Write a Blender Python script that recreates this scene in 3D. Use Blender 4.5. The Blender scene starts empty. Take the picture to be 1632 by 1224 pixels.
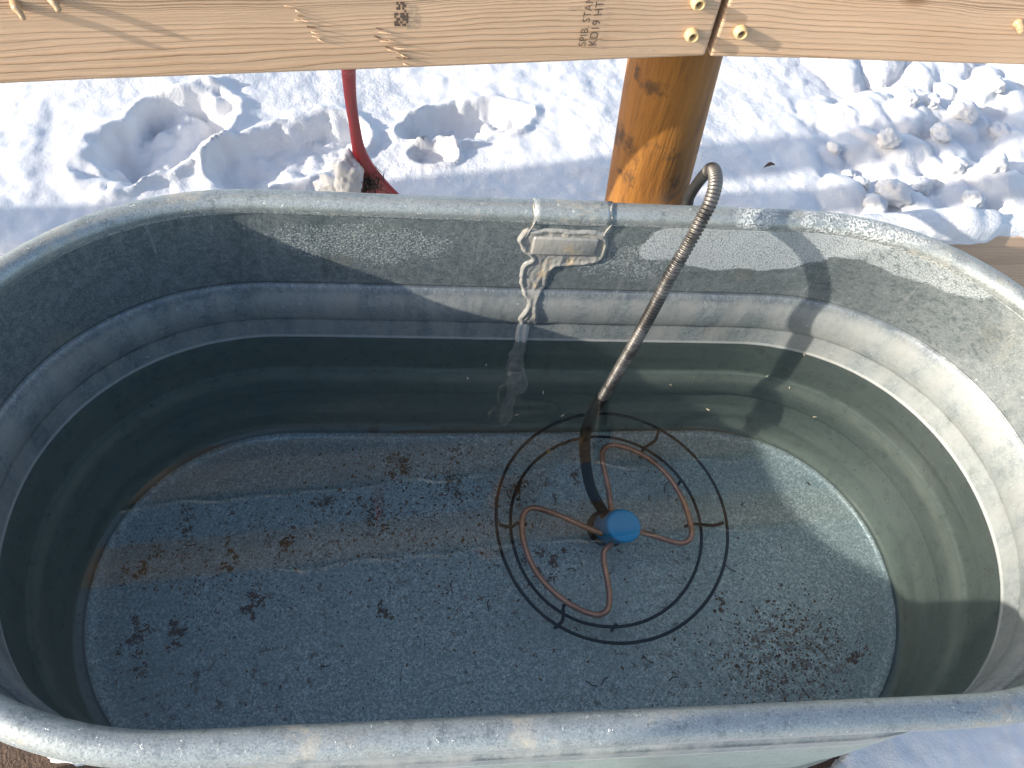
import bpy, bmesh, math, random
import numpy as np
from mathutils import Vector, Matrix, noise

random.seed(7); rng = np.random.default_rng(11)
scene = bpy.context.scene
COL = scene.collection
ZR = 0.68                      # height of the tank rim above the ground

# ------------------------------------------------------------------ camera
cam_d = bpy.data.cameras.new('camera'); cam = bpy.data.objects.new('camera', cam_d); COL.objects.link(cam)
cam_d.sensor_width = 36.0; cam_d.lens = 1296.4 / 1632 * 36.0
cam_d.clip_start = 0.02; cam_d.clip_end = 500
RT = ((0.99125237, -0.06519186, 0.11475520), (-0.00800609, 0.83818602, 0.54532568), (0.13173700, 0.54147412, -0.83033195))
M = Matrix(((RT[0][0], RT[1][0], -RT[2][0]), (RT[0][1], RT[1][1], -RT[2][1]), (RT[0][2], RT[1][2], -RT[2][2])))
cam.matrix_world = Matrix.Translation((-0.1712, -0.4291, 0.7277 + ZR)) @ M.to_4x4()
scene.camera = cam

# ------------------------------------------------------------------ sky, sun, exposure
SUN_AZ, SUN_EL = math.radians(13.0), math.radians(19.6)     # light travels towards +x, slightly +y
w = bpy.data.worlds.new('World'); scene.world = w; w.use_nodes = True
nt = w.node_tree
bg = nt.nodes['Background']
sky = nt.nodes.new('ShaderNodeTexSky'); sky.sky_type = 'NISHITA'; sky.sun_disc = False
sky.sun_elevation = SUN_EL; sky.sun_rotation = math.radians(257.0)
sky.air_density = 1.0; sky.dust_density = 1.6; sky.ozone_density = 1.0
nt.links.new(sky.outputs[0], bg.inputs[0]); bg.inputs[1].default_value = 0.14
sun_d = bpy.data.lights.new('sun', 'SUN'); sun_d.energy = 3.4; sun_d.angle = math.radians(0.55); sun_d.color = (1.0, 0.93, 0.82)
sun = bpy.data.objects.new('sun', sun_d); COL.objects.link(sun)
sdir = Vector((math.cos(SUN_AZ) * math.cos(SUN_EL), math.sin(SUN_AZ) * math.cos(SUN_EL), -math.sin(SUN_EL)))
sun.rotation_euler = sdir.to_track_quat('-Z', 'Y').to_euler(); sun.location = (-3, -1, 3)
sun_d.cycles.is_caustics_light = True
vs = scene.view_settings
vs.view_transform = 'Standard'; vs.look = 'None'; vs.exposure = 1.38; vs.gamma = 1.0; vs.use_curve_mapping = False
scene.cycles.use_denoising = True
scene.cycles.caustics_refractive = True; scene.cycles.caustics_reflective = True
scene.cycles.max_bounces = 12; scene.cycles.transmission_bounces = 8; scene.cycles.sample_clamp_indirect = 4.0

# ------------------------------------------------------------------ node helpers
class NT:
    def __init__(s, name):
        s.m = bpy.data.materials.new(name); s.m.use_nodes = True; s.t = s.m.node_tree
        s.b = s.t.nodes['Principled BSDF']; s.out = s.t.nodes['Material Output']
        s.tc = None
    def n(s, typ, **kw):
        nd = s.t.nodes.new(typ)
        for k, v in kw.items(): setattr(nd, k, v)
        return nd
    def link(s, a, b): s.t.links.new(a, b)
    def put(s, sock, v):
        if hasattr(v, 'is_linked') or isinstance(v, bpy.types.NodeSocket): s.link(v, sock)
        elif v is not None: sock.default_value = v
    def co(s):
        if s.tc is None: s.tc = s.n('ShaderNodeTexCoord')
        return s.tc.outputs['Object']
    def sep(s, v):
        q = s.n('ShaderNodeSeparateXYZ'); s.put(q.inputs[0], v); return q.outputs
    def comb(s, x, y, z):
        q = s.n('ShaderNodeCombineXYZ')
        for i, v in enumerate((x, y, z)): s.put(q.inputs[i], v)
        return q.outputs[0]
    def mapp(s, v, sc=(1, 1, 1), loc=(0, 0, 0)):
        q = s.n('ShaderNodeMapping'); s.put(q.inputs[0], v); q.inputs['Scale'].default_value = sc; q.inputs['Location'].default_value = loc
        return q.outputs[0]
    def noise(s, v, scale, detail=3, rough=0.55, dist=0.0):
        q = s.n('ShaderNodeTexNoise'); s.put(q.inputs['Vector'], v); q.inputs['Scale'].default_value = scale
        q.inputs['Detail'].default_value = detail; q.inputs['Roughness'].default_value = rough; q.inputs['Distortion'].default_value = dist
        return q.outputs[0]
    def voro(s, v, scale, feature='F1', out='Distance'):
        q = s.n('ShaderNodeTexVoronoi', feature=feature); s.put(q.inputs['Vector'], v); q.inputs['Scale'].default_value = scale
        return q.outputs[out]
    def ma(s, op, a, b=None, c=None, clamp=False):
        q = s.n('ShaderNodeMath', operation=op, use_clamp=clamp)
        for i, v in enumerate((a, b, c)):
            if v is not None: s.put(q.inputs[i], v)
        return q.outputs[0]
    def ss(s, v, a, b):          # smoothstep a..b
        q = s.n('ShaderNodeMapRange', interpolation_type='SMOOTHSTEP'); s.put(q.inputs[0], v)
        q.inputs[1].default_value = a; q.inputs[2].default_value = b; return q.outputs[0]
    def lin(s, v, a, b, c, d):
        q = s.n('ShaderNodeMapRange'); s.put(q.inputs[0], v)
        for i, x in enumerate((a, b, c, d)): q.inputs[i + 1].default_value = x
        return q.outputs[0]
    def mix(s, f, a, b, mode='MIX'):
        q = s.n('ShaderNodeMix', data_type='RGBA', blend_type=mode)
        s.put(q.inputs[0], f); s.put(q.inputs[6], a if not isinstance(a, tuple) else (*a, 1)); s.put(q.inputs[7], b if not isinstance(b, tuple) else (*b, 1))
        return q.outputs[2]
    def bump(s, h, dist=0.002, strength=1.0, normal=None):
        q = s.n('ShaderNodeBump'); q.inputs['Distance'].default_value = dist; s.put(q.inputs['Strength'], strength)
        s.put(q.inputs['Height'], h)
        if normal is not None: s.put(q.inputs['Normal'], normal)
        return q.outputs[0]
    def done(s, color=None, rough=None, metal=None, normal=None, spec=None, **kw):
        if isinstance(color, tuple): color = (*color, 1)
        s.put(s.b.inputs['Base Color'], color); s.put(s.b.inputs['Roughness'], rough); s.put(s.b.inputs['Metallic'], metal)
        if normal is not None: s.put(s.b.inputs['Normal'], normal)
        if spec is not None: s.put(s.b.inputs['Specular IOR Level'], spec)
        for k, v in kw.items(): s.put(s.b.inputs[k], v)
        return s.m

# ------------------------------------------------------------------ object helpers
def link(o, parent=None):
    COL.objects.link(o)
    if parent is not None: o.parent = parent
    return o
def tag(o, label=None, cat=None, group=None, kind=None):
    if label: o['label'] = label
    if cat: o['category'] = cat
    if group: o['group'] = group
    if kind: o['kind'] = kind
    return o
def empty(name, loc=(0, 0, 0)):
    o = bpy.data.objects.new(name, None); o.location = loc; o.empty_display_size = 0.05
    return link(o)
def mesh_obj(name, verts, faces, mat, parent=None, smooth=True, uv=None):
    me = bpy.data.meshes.new(name); me.from_pydata([tuple(v) for v in verts], [], faces); me.update()
    if smooth: me.shade_smooth()
    o = bpy.data.objects.new(name, me)
    if mat: me.materials.append(mat)
    link(o, parent)
    if parent is not None: o.matrix_parent_inverse = Matrix.Translation(-Vector(parent.location))
    return o
def bm_obj(name, bm, mat, parent=None, smooth=True):
    me = bpy.data.meshes.new(name); bm.normal_update(); bm.to_mesh(me); bm.free()
    if smooth: me.shade_smooth()
    o = bpy.data.objects.new(name, me); me.materials.append(mat); link(o, parent)
    if parent is not None: o.matrix_parent_inverse = Matrix.Translation(-Vector(parent.location))
    return o
def W(p): return Vector((p[0], p[1], p[2] + ZR))
ZWL = -0.2564                  # water surface below the rim
def D(z): return z if z > ZWL else ZWL + (z - ZWL) * 1.08
def WU(p): return Vector((p[0], p[1], D(p[2]) + ZR))
def spline(pts, n=8, closed=False):
    P = [Vector(p) for p in pts]; out = []; m = len(P)
    for i in range(m if closed else m - 1):
        if closed: p0, p1, p2, p3 = P[(i - 1) % m], P[i], P[(i + 1) % m], P[(i + 2) % m]
        else: p0, p1, p2, p3 = P[max(i - 1, 0)], P[i], P[i + 1], P[min(i + 2, m - 1)]
        for k in range(n):
            t = k / n
            out.append(0.5 * ((2 * p1) + (p2 - p0) * t + (2 * p0 - 5 * p1 + 4 * p2 - p3) * t * t + (3 * p1 - p0 - 3 * p2 + p3) * t ** 3))
    if not closed: out.append(P[-1])
    return out
def resample(path, step):
    d = [0.0]
    for a, b in zip(path, path[1:]): d.append(d[-1] + (b - a).length)
    L = d[-1]; n = max(2, int(L / step)); out = []; j = 0
    for i in range(n + 1):
        s = L * i / n
        while j < len(d) - 2 and d[j + 1] < s: j += 1
        t = (s - d[j]) / max(d[j + 1] - d[j], 1e-9); out.append(path[j].lerp(path[j + 1], t))
    return out
def tube_geo(path, rad, seg=12, closed=False, cap=True):
    n = len(path); V, F = [], []
    ref = Vector((0, 0, 1)); prev = None
    for i, p in enumerate(path):
        a = path[(i - 1) % n] if (closed or i > 0) else path[0]
        b = path[(i + 1) % n] if (closed or i < n - 1) else path[-1]
        t = (b - a).normalized()
        if prev is None:
            u = t.cross(ref)
            if u.length < 0.1: u = t.cross(Vector((1, 0, 0)))
            u.normalize()
        else:
            u = prev - t * prev.dot(t); u.normalize()
        prev = u; v = t.cross(u)
        r = rad(i) if callable(rad) else rad
        for k in range(seg):
            an = 2 * math.pi * k / seg
            V.append(p + (u * math.cos(an) + v * math.sin(an)) * r)
    for i in range(n if closed else n - 1):
        j = (i + 1) % n
        for k in range(seg):
            k2 = (k + 1) % seg
            F.append((i * seg + k, i * seg + k2, j * seg + k2, j * seg + k))
    if cap and not closed:
        F.append(tuple(reversed(range(seg)))); F.append(tuple((n - 1) * seg + k for k in range(seg)))
    return V, F
def tube(name, path, rad, mat, parent=None, seg=12, closed=False):
    V, F = tube_geo(path, rad, seg, closed); return mesh_obj(name, V, F, mat, parent)

# numpy value noise -------------------------------------------------
_perm = rng.random((256, 256))
def vnoise(x, y):
    xi = np.floor(x).astype(int); yi = np.floor(y).astype(int); fx = x - xi; fy = y - yi
    fx = fx * fx * fx * (fx * (fx * 6 - 15) + 10); fy = fy * fy * fy * (fy * (fy * 6 - 15) + 10)
    g = lambda a, b: _perm[a & 255, b & 255]
    return (g(xi, yi) * (1 - fx) + g(xi + 1, yi) * fx) * (1 - fy) + (g(xi, yi + 1) * (1 - fx) + g(xi + 1, yi + 1) * fx) * fy
def fbm(x, y, oct=5, gain=0.5):
    s = np.zeros_like(x); a = 0.5
    for i in range(oct):
        s += a * (vnoise(x * 2 ** i + 17.3 * i, y * 2 ** i + 9.1 * i) - 0.5); a *= gain
    return s
def sstep(a, b, x):
    t = np.clip((x - a) / (b - a), 0, 1); return t * t * (3 - 2 * t)

# ------------------------------------------------------------------ materials
def mat_snow(name='snow', dk=0.15):
    m = NT(name); c = m.co()
    n1 = m.noise(c, 90, 5, 0.65); n2 = m.noise(c, 420, 3, 0.6); n3 = m.noise(c, 22, 4, 0.6)
    g = m.lin(m.noise(c, 2.2, 2), 0.4, 0.62, 0.08, 0.6); nm = m.bump(n3, 0.012, 0.22); nm = m.bump(n1, 0.006, g, nm); nm = m.bump(n2, 0.002, g, nm)
    dirt = m.ss(m.noise(c, 7, 5, 0.7), 0.66, 0.8)
    col = m.mix(m.ma('MULTIPLY', dirt, dk), (0.64, 0.64, 0.655), (0.50, 0.42, 0.35))
    return m.done(col, 0.55, 0.0, nm, 0.25)
SNOW = mat_snow(); SNOWC = mat_snow('snow_clean', 0.0)
def mat_soil():
    m = NT('soil'); c = m.co(); n1 = m.noise(c, 40, 6, 0.7); n2 = m.noise(c, 200, 3)
    col = m.mix(n1, (0.05, 0.03, 0.022), (0.19, 0.12, 0.085))
    return m.done(col, 0.9, 0, m.bump(n2, 0.01, 0.8, m.bump(n1, 0.03, 0.8)))
SOIL = mat_soil()

def galv(name, kind):
    """weathered galvanised steel; kind: wall, rim, floor"""
    m = NT(name); c = m.co(); x, y, z = m.sep(c)
    fine = m.noise(c, 260, 3, 0.6); big = m.noise(c, 9, 5, 0.6); mid = m.noise(c, 38, 4, 0.6)
    sp = m.voro(m.mapp(c, (1, 1, 1)), 170, 'F1', 'Color'); spv = m.sep(sp)[0]
    if kind == 'floor':
        s2 = m.sep(m.voro(c, 480, 'F1', 'Color'))[0]; s3 = m.sep(m.voro(c, 290, 'F1', 'Color'))[1]
        g = m.ma('ADD', m.ma('MULTIPLY', s2, 0.65), m.ma('MULTIPLY', s3, 0.35))
        g = m.ma('POWER', g, 1.7)
        col = m.mix(g, (0.25, 0.335, 0.36), (0.84, 0.94, 0.94))
        col = m.mix(m.ss(big, 0.42, 0.68), col, m.mix(0.4, col, (0.36, 0.45, 0.47)))
        # rust and settled silt, in blotches with their own shape
        sc = m.noise(m.mapp(c, (1, 1, 1), (3.1, 1.7, 0)), 62, 5, 0.78, 0.2); sb = m.noise(m.mapp(c, (1, 1, 1), (0.7, 5.2, 0)), 4.5, 3, 0.5)
        rust = m.ma('MULTIPLY', m.ss(sc, 0.555, 0.62), m.ma('MULTIPLY', m.ss(sb, 0.42, 0.55), m.ma('SUBTRACT', 1.0, m.ss(x, 0.28, 0.36))))
        rust = m.ma('MAXIMUM', rust, m.ma('MULTIPLY', m.ss(sc, 0.50, 0.58), m.ma('SUBTRACT', 1.0, m.ss(m.ma('ADD', m.ma('POWER', m.ma('MULTIPLY', m.ma('SUBTRACT', x, 0.43), 9.0), 2.0), m.ma('POWER', m.ma('MULTIPLY', m.ma('ADD', y, 0.13), 12.0), 2.0)), 0.2, 1.2))))
        col = m.mix(m.ma('MULTIPLY', rust, 0.7), col, (0.15, 0.092, 0.048))
        return m.done(col, m.lin(s2, 0, 1, 0.5, 0.36), 0.2, m.bump(s2, 0.0006, 0.4))
    tint = m.mix(big, (0.115, 0.142, 0.150), (0.195, 0.228, 0.232)) if kind == 'wall' else m.mix(big, (0.24, 0.27, 0.275), (0.36, 0.385, 0.375))
    col = m.mix(m.ma('MULTIPLY', spv, 0.35), tint, (0.38, 0.41, 0.41))
    col = m.mix(m.ma('MULTIPLY', m.ss(mid, 0.52, 0.72), 0.5), col, (0.115, 0.142, 0.152))
    gr = m.noise(c, 520, 2, 0.7); blot = m.noise(m.mapp(c, (1, 1, 1), (4.4, 2.2, 0.9)), 75, 5, 0.75)
    col = m.mix(m.ma('MULTIPLY', m.ss(gr, 0.5, 0.72), 0.45), col, (0.50, 0.52, 0.51))
    col = m.mix(m.ma('MULTIPLY', m.ss(m.ma('SUBTRACT', 1.0, gr), 0.52, 0.72), 0.5), col, (0.07, 0.085, 0.095))
    col = m.mix(m.ma('MULTIPLY', m.ss(blot, 0.55, 0.66), 0.42), col, (0.10, 0.122, 0.128))
    col = m.mix(m.ma('MULTIPLY', m.ss(m.ma('SUBTRACT', 1.0, blot), 0.56, 0.68), 0.35), col, (0.40, 0.415, 0.40))
    col = m.mix(m.ma('MULTIPLY', m.ss(m.noise(c, 7.5, 5, 0.7), 0.57, 0.72), 0.35), col, (0.34, 0.28, 0.19))
    rough = m.lin(fine, 0.3, 0.7, 0.36, 0.58)
    nm = m.bump(fine, 0.0006, 0.35, m.bump(mid, 0.004, 0.12))
    metal = 0.55
    if kind == 'wall':
        zz = m.ma('SUBTRACT', z, ZR)
        # scratched crimp line where the bead begins (vertical tooling marks)
        ang = m.noise(m.mapp(c, (1, 1, 0.02)), 420, 1); crimp = m.ma('MULTIPLY', m.ss(zz, -0.150, -0.146), m.ma('SUBTRACT', 1.0, m.ss(zz, -0.137, -0.132)))
        col = m.mix(m.ma('MULTIPLY', m.ma('MULTIPLY', crimp, m.ss(ang, 0.42, 0.6)), 0.75), col, (0.13, 0.15, 0.19))
        # dark lines along the creases above and below the bead, worn bright crest with vertical scuffs
        cr = m.ma('MULTIPLY', m.ss(zz, -0.218, -0.2135), m.ma('SUBTRACT', 1.0, m.ss(zz, -0.2125, -0.209)))
        cr = m.ma('MAXIMUM', cr, m.ma('MULTIPLY', m.ss(zz, -0.1385, -0.1365), m.ma('SUBTRACT', 1.0, m.ss(zz, -0.1345, -0.131))))
        col = m.mix(m.ma('MULTIPLY', cr, 0.75), col, (0.055, 0.062, 0.07))
        crest = m.ma('MULTIPLY', m.ss(zz, -0.185, -0.165), m.ma('SUBTRACT', 1.0, m.ss(zz, -0.155, -0.146)))
        col = m.mix(m.ma('MULTIPLY', crest, m.lin(m.noise(m.mapp(c, (1, 1, 0.25)), 60, 5, 0.75), 0.4, 0.62, 0.0, 0.6)), col, (0.36, 0.36, 0.345))
        drt = m.ma('MULTIPLY', m.ss(m.noise(m.mapp(c, (1, 1, 0.3), (7, 1, 2)), 17, 6, 0.78), 0.53, 0.66), 0.55)
        col = m.mix(drt, col, (0.085, 0.115, 0.118))
        lt = m.ma('MULTIPLY', m.ss(m.noise(m.mapp(c, (1, 1, 0.22), (2, 6, 5)), 33, 6, 0.75), 0.55, 0.70), 0.5)
        col = m.mix(lt, col, (0.36, 0.375, 0.355))
        scr = m.ma('MULTIPLY', m.ss(m.noise(m.mapp(c, (6, 6, 0.6), (3, 3, 3)), 60, 2, 0.5), 0.70, 0.74), 0.5)
        col = m.mix(scr, col, (0.46, 0.47, 0.46))
        # mineral bloom above the waterline, streaky
        st = m.noise(m.mapp(c, (1.0, 1.0, 0.12)), 26, 5, 0.65)
        band = m.ma('MULTIPLY', m.ss(zz, -0.258, -0.252), m.ma('SUBTRACT', 1.0, m.ss(zz, -0.16, -0.125)))
        col = m.mix(m.ma('MULTIPLY', band, m.lin(st, 0.40, 0.62, 0.0, 0.7)), col, (0.33, 0.335, 0.315))
        # frost / lime crust patches under the rim
        wob = m.noise(c, 15, 4, 0.65)
        def blob(cx, cz, sx, sz, left=False):
            dx = m.ma('DIVIDE', m.ma('SUBTRACT', x, cx), sx); dz = m.ma('DIVIDE', m.ma('SUBTRACT', zz, cz), sz)
            d = m.ma('ADD', m.ma('ADD', m.ma('MULTIPLY', dx, dx), m.ma('MULTIPLY', dz, dz)), m.ma('MULTIPLY', m.ma('SUBTRACT', wob, 0.5), 2.2))
            return m.ma('MULTIPLY', m.ma('SUBTRACT', 1.0, m.ss(d, 0.35, 1.25)), m.ss(y, 0.1, 0.2))
        pat = m.ma('MAXIMUM', blob(0.27, -0.040, 0.16, 0.055), blob(0.43, -0.012, 0.16, 0.045))
        crk = m.voro(m.mapp(c, (1, 1, 0.8)), 290, 'DISTANCE_TO_EDGE')
        cov = m.ma('ADD', pat, m.ma('MULTIPLY', m.ma('SUBTRACT', m.noise(c, 60, 4, 0.7), 0.5), 1.5))
        crust = m.ma('MULTIPLY', m.ss(cov, 0.42, 0.62), m.lin(m.ss(crk, 0.02, 0.08), 0, 1, 0.35, 1))
        pl = m.ma('MAXIMUM', blob(-0.21, -0.055, 0.13, 0.05), blob(0.15, -0.08, 0.10, 0.05)); 
        cov2 = m.ma('ADD', pl, m.ma('MULTIPLY', m.ma('SUBTRACT', m.noise(c, 330, 3, 0.7), 0.5), 3.4))
        crust = m.ma('MAXIMUM', crust, m.ma('MULTIPLY', m.ss(cov2, 1.08, 1.3), 0.6))
        col = m.mix(m.ma('MULTIPLY', crust, 0.72), col, (0.45, 0.475, 0.485))
        # darker wet patches with flecks at the right end
        wb = blob(0.52, -0.07, 0.13, 0.08)
        fl = m.ss(m.noise(m.mapp(c, (1, 1, 1.5)), 120, 4, 0.75), 0.53, 0.60)
        wetc = m.ma('MULTIPLY', m.ss(m.ma('ADD', wb, m.ma('SUBTRACT', wob, 0.5)), 0.35, 0.6), m.ma('ADD', 0.45, m.ma('MULTIPLY', fl, 0.5)))
        col = m.mix(wetc, col, (0.115, 0.14, 0.145))
        bloom_lit = m.ma('MULTIPLY', m.ss(x, 0.30, 0.58), m.lin(m.noise(c, 26, 6, 0.78), 0.38, 0.64, 0.0, 0.7))  # pale bloom that also paints the sunlit right end brighter
        col = m.mix(m.ma('MULTIPLY', bloom_lit, m.ma('SUBTRACT', 1.0, wetc)), col, (0.33, 0.352, 0.35))
        # splashes / drips
        dr = m.ma('MULTIPLY', m.ss(m.noise(m.mapp(c, (1, 1, 0.08)), 75, 2, 0.5), 0.66, 0.72), m.ma('MULTIPLY', m.ss(zz, -0.13, -0.02), 0.35))
        col = m.mix(dr, col, (0.55, 0.56, 0.54))
        dots = m.ma('SUBTRACT', 1.0, m.ss(m.voro(c, 42), 0.07, 0.11)); dsel = m.ss(m.noise(c, 12, 2), 0.5, 0.6)
        col = m.mix(m.ma('MULTIPLY', m.ma('MULTIPLY', dots, dsel), m.ma('MULTIPLY', m.ss(zz, -0.25, -0.24), 0.55)), col, (0.5, 0.53, 0.53))
        # below the waterline: olive film of algae
        uw = m.ma('SUBTRACT', 1.0, m.ss(zz, -0.262, -0.255))
        alg = m.mix(m.noise(c, 16, 5, 0.65), (0.185, 0.235, 0.215), (0.30, 0.355, 0.315))
        alg = m.mix(m.ma('MULTIPLY', m.ss(m.noise(m.mapp(c, (1, 1, 3.0)), 30, 5, 0.7), 0.58, 0.72), 0.45), alg, (0.40, 0.39, 0.31))
        alg = m.mix(m.ma('MULTIPLY', m.ss(m.noise(c, 75, 4, 0.7), 0.63, 0.7), 0.6), alg, (0.09, 0.11, 0.09))
        a2 = m.noise(m.mapp(c, (1, 1, 0.5), (1, 2, 3)), 48, 6, 0.78)
        alg = m.mix(m.ma('MULTIPLY', m.ss(a2, 0.52, 0.64), 0.45), alg, (0.12, 0.145, 0.125))
        alg = m.mix(m.ma('MULTIPLY', m.ss(m.ma('SUBTRACT', 1.0, a2), 0.55, 0.68), 0.45), alg, (0.36, 0.38, 0.33))
        sc_ = m.ma('MULTIPLY', m.ss(m.noise(m.mapp(c, (0.25, 0.25, 6)), 40, 3, 0.6), 0.62, 0.70), 0.4)
        alg = m.mix(sc_, alg, (0.40, 0.40, 0.34))
        ds = m.ma('MULTIPLY', m.ma('SUBTRACT', 1.0, m.ss(m.voro(c, 30), 0.04, 0.075)), 0.8)
        alg = m.mix(ds, alg, (0.06, 0.07, 0.06))
        bead_hl = m.ma('MULTIPLY', m.ss(zz, -0.425, -0.405), m.ma('SUBTRACT', 1.0, m.ss(zz, -0.398, -0.388)))  # highlight along the submerged bead crest, painted as a pale line
        alg = m.mix(m.ma('MULTIPLY', bead_hl, m.lin(m.noise(c, 30, 4, 0.7), 0.35, 0.65, 0.2, 0.75)), alg, (0.42, 0.45, 0.39))
        b3 = m.ma('MULTIPLY', m.ss(zz, -0.495, -0.488), m.ma('SUBTRACT', 1.0, m.ss(zz, -0.485, -0.478)))
        alg = m.mix(m.ma('MULTIPLY', b3, 0.7), alg, (0.05, 0.06, 0.05))
        wl = m.ma('MULTIPLY', m.ss(zz, -0.258, -0.254), m.ma('SUBTRACT', 1.0, m.ss(zz, -0.252, -0.248)))
        col = m.mix(m.ma('MULTIPLY', wl, 0.5), col, (0.62, 0.63, 0.60))
        col = m.mix(uw, col, alg)
        metal = m.ma('MULTIPLY', m.ma('SUBTRACT', 1.0, m.ma('MAXIMUM', uw, m.ma('MAXIMUM', crust, m.ma('MULTIPLY', band, 0.6)))), 0.5)
        nm = m.bump(crust, 0.0012, 0.7, nm)
        rough = m.ma('ADD', rough, m.ma('MULTIPLY', crust, 0.3))
    if kind == 'rim':
        ru = m.ma('MULTIPLY', m.ss(m.noise(c, 10, 4, 0.6), 0.54, 0.66), m.ss(m.noise(c, 70, 4, 0.7), 0.40, 0.56))
        col = m.mix(m.ma('MULTIPLY', ru, 0.5), col, (0.42, 0.34, 0.23))
        # frost grains clinging to the inner underside of the back rim and scattered over it
        zz = m.ma('SUBTRACT', z, ZR)
        g = m.noise(c, 330, 2, 0.6)
        low = m.ma('MULTIPLY', m.ma('SUBTRACT', 1.0, m.ss(zz, -0.009, 0.001)), m.ss(y, 0.15, 0.25))
        pat = m.ma('MULTIPLY', m.ss(x, 0.24, 0.27), m.ma('MULTIPLY', m.ss(y, 0.05, 0.2), m.ma('SUBTRACT', 1.0, m.ss(x, 0.40, 0.60))))
        fr = m.ma('MULTIPLY', m.ss(g, 0.44, 0.54), m.ma('MAXIMUM', low, m.ma('MULTIPLY', pat, m.ss(m.noise(c, 18, 3), 0.36, 0.5))))
        sp2 = m.ma('MULTIPLY', m.ss(m.noise(c, 150, 3, 0.7), 0.64, 0.70), 0.6)
        fr = m.ma('MAXIMUM', fr, sp2)
        col = m.mix(m.ma('MULTIPLY', fr, 0.7), col, (0.68, 0.69, 0.68))
        nm = m.bump(fr, 0.0012, 0.7, nm)
        metal = m.ma('SUBTRACT', 0.5, m.ma('MULTIPLY', m.ma('MAXIMUM', fr, ru), 0.45))
    return m.done(col, rough, metal, nm)
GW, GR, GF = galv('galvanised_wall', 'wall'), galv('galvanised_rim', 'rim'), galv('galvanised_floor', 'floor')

def mat_seal():
    m = NT('sealant'); c = m.co(); n1 = m.noise(c, 60, 4, 0.6); n2 = m.noise(m.mapp(c, (1, 1, 0.3)), 180, 3, 0.6)
    col = m.mix(n1, (0.21, 0.21, 0.20), (0.32, 0.305, 0.275)); col = m.mix(m.ma('MULTIPLY', m.ss(m.noise(c, 25, 3), 0.58, 0.7), 0.5), col, (0.55, 0.40, 0.22))
    return m.done(col, 0.32, 0, m.bump(n2, 0.0012, 0.4, m.bump(n1, 0.004, 0.3)), 0.5)
SEAL = mat_seal()

def mat_pine(name, seed, weather=0.0, ringc=(-0.02, 0.16)):
    """pine board; object x = length, y = thickness, z = width"""
    m = NT(name); c = m.co(); x, y, z = m.sep(c)
    warp = m.ma('MULTIPLY', m.ma('SUBTRACT', m.noise(m.mapp(c, (1.4, 3, 5), (seed, 0, 0)), 1.6, 3, 0.5), 0.5), 0.034)
    warp2 = m.ma('MULTIPLY', m.ma('SUBTRACT', m.noise(m.mapp(c, (9, 9, 30), (seed, 3, 0)), 1.5, 3, 0.5), 0.5), 0.006)
    h = m.ma('ADD', m.ma('ADD', z, warp), warp2)
    # tight straight grain in the lower half, wide flat grain above
    ph = m.ma('POWER', m.ma('ABSOLUTE', m.ma('SUBTRACT', h, 0.045 + 0.03)), 0.62)
    ph = m.ma('MULTIPLY', ph, 62.0)
    saw = m.ma('FRACT', ph)
    late = m.ma('MULTIPLY', m.ss(saw, 0.35, 0.86), m.ma('SUBTRACT', 1.0, m.ss(saw, 0.92, 1.0)))
    fib = m.noise(m.mapp(c, (3, 40, 60), (seed, 0, 0)), 9, 5, 0.7)
    late = m.ma('MULTIPLY', late, m.lin(m.noise(m.mapp(c, (0.6, 1, 26), (seed, 5, 0)), 2.0, 3, 0.6), 0.36, 0.62, 0.05, 1.25))
    big = m.noise(m.mapp(c, (2.2, 4, 7), (seed * 2, 0, 0)), 2.2, 4, 0.6)
    base = m.mix(big, (0.51, 0.33, 0.20), (0.64, 0.46, 0.315))
    base = m.mix(m.ma('MULTIPLY', fib, 0.35), base, (0.46, 0.30, 0.18))
    col = m.mix(m.ma('MULTIPLY', late, m.lin(big, 0.3, 0.7, 0.65, 0.25)), base, (0.42, 0.235, 0.125))
    # knots
    kv = m.mapp(c, (3.3, 3, 7.0), (seed * 1.7, 0, 0.3)); kd = m.voro(kv, 1.0)
    kn = m.ma('SUBTRACT', 1.0, m.ss(kd, 0.05, 0.10)); kr = m.ss(kd, 0.05, 0.3)
    col = m.mix(m.ma('MULTIPLY', kn, 0.7), col, (0.27, 0.135, 0.06))
    # scuffs, grey smears
    sm = m.ma('MULTIPLY', m.ss(m.noise(m.mapp(c, (10, 10, 34), (seed, 8, 0)), 1.6, 4, 0.7), 0.66, 0.74), 0.45)
    col = m.mix(sm, col, (0.16, 0.125, 0.10))
    if weather: col = m.mix(weather, col, (0.27, 0.20, 0.165))
    nm = m.bump(late, 0.0016, 0.55, m.bump(fib, 0.0012, 0.45))
    return m.done(col, m.lin(late, 0, 1, 0.62, 0.45), 0, nm, 0.3)
PINE_A, PINE_B, PINE_C = mat_pine('pine_weathered', 3.0), mat_pine('pine_clean', 11.0), mat_pine('pine_grey', 21.0, 0.2)
def mat_endgrain():
    m = NT('pine_end'); c = m.co(); return m.done(m.mix(m.noise(c, 90, 3), (0.48, 0.30, 0.12), (0.72, 0.49, 0.23)), 0.7)
PINE_END = mat_endgrain()
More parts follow.
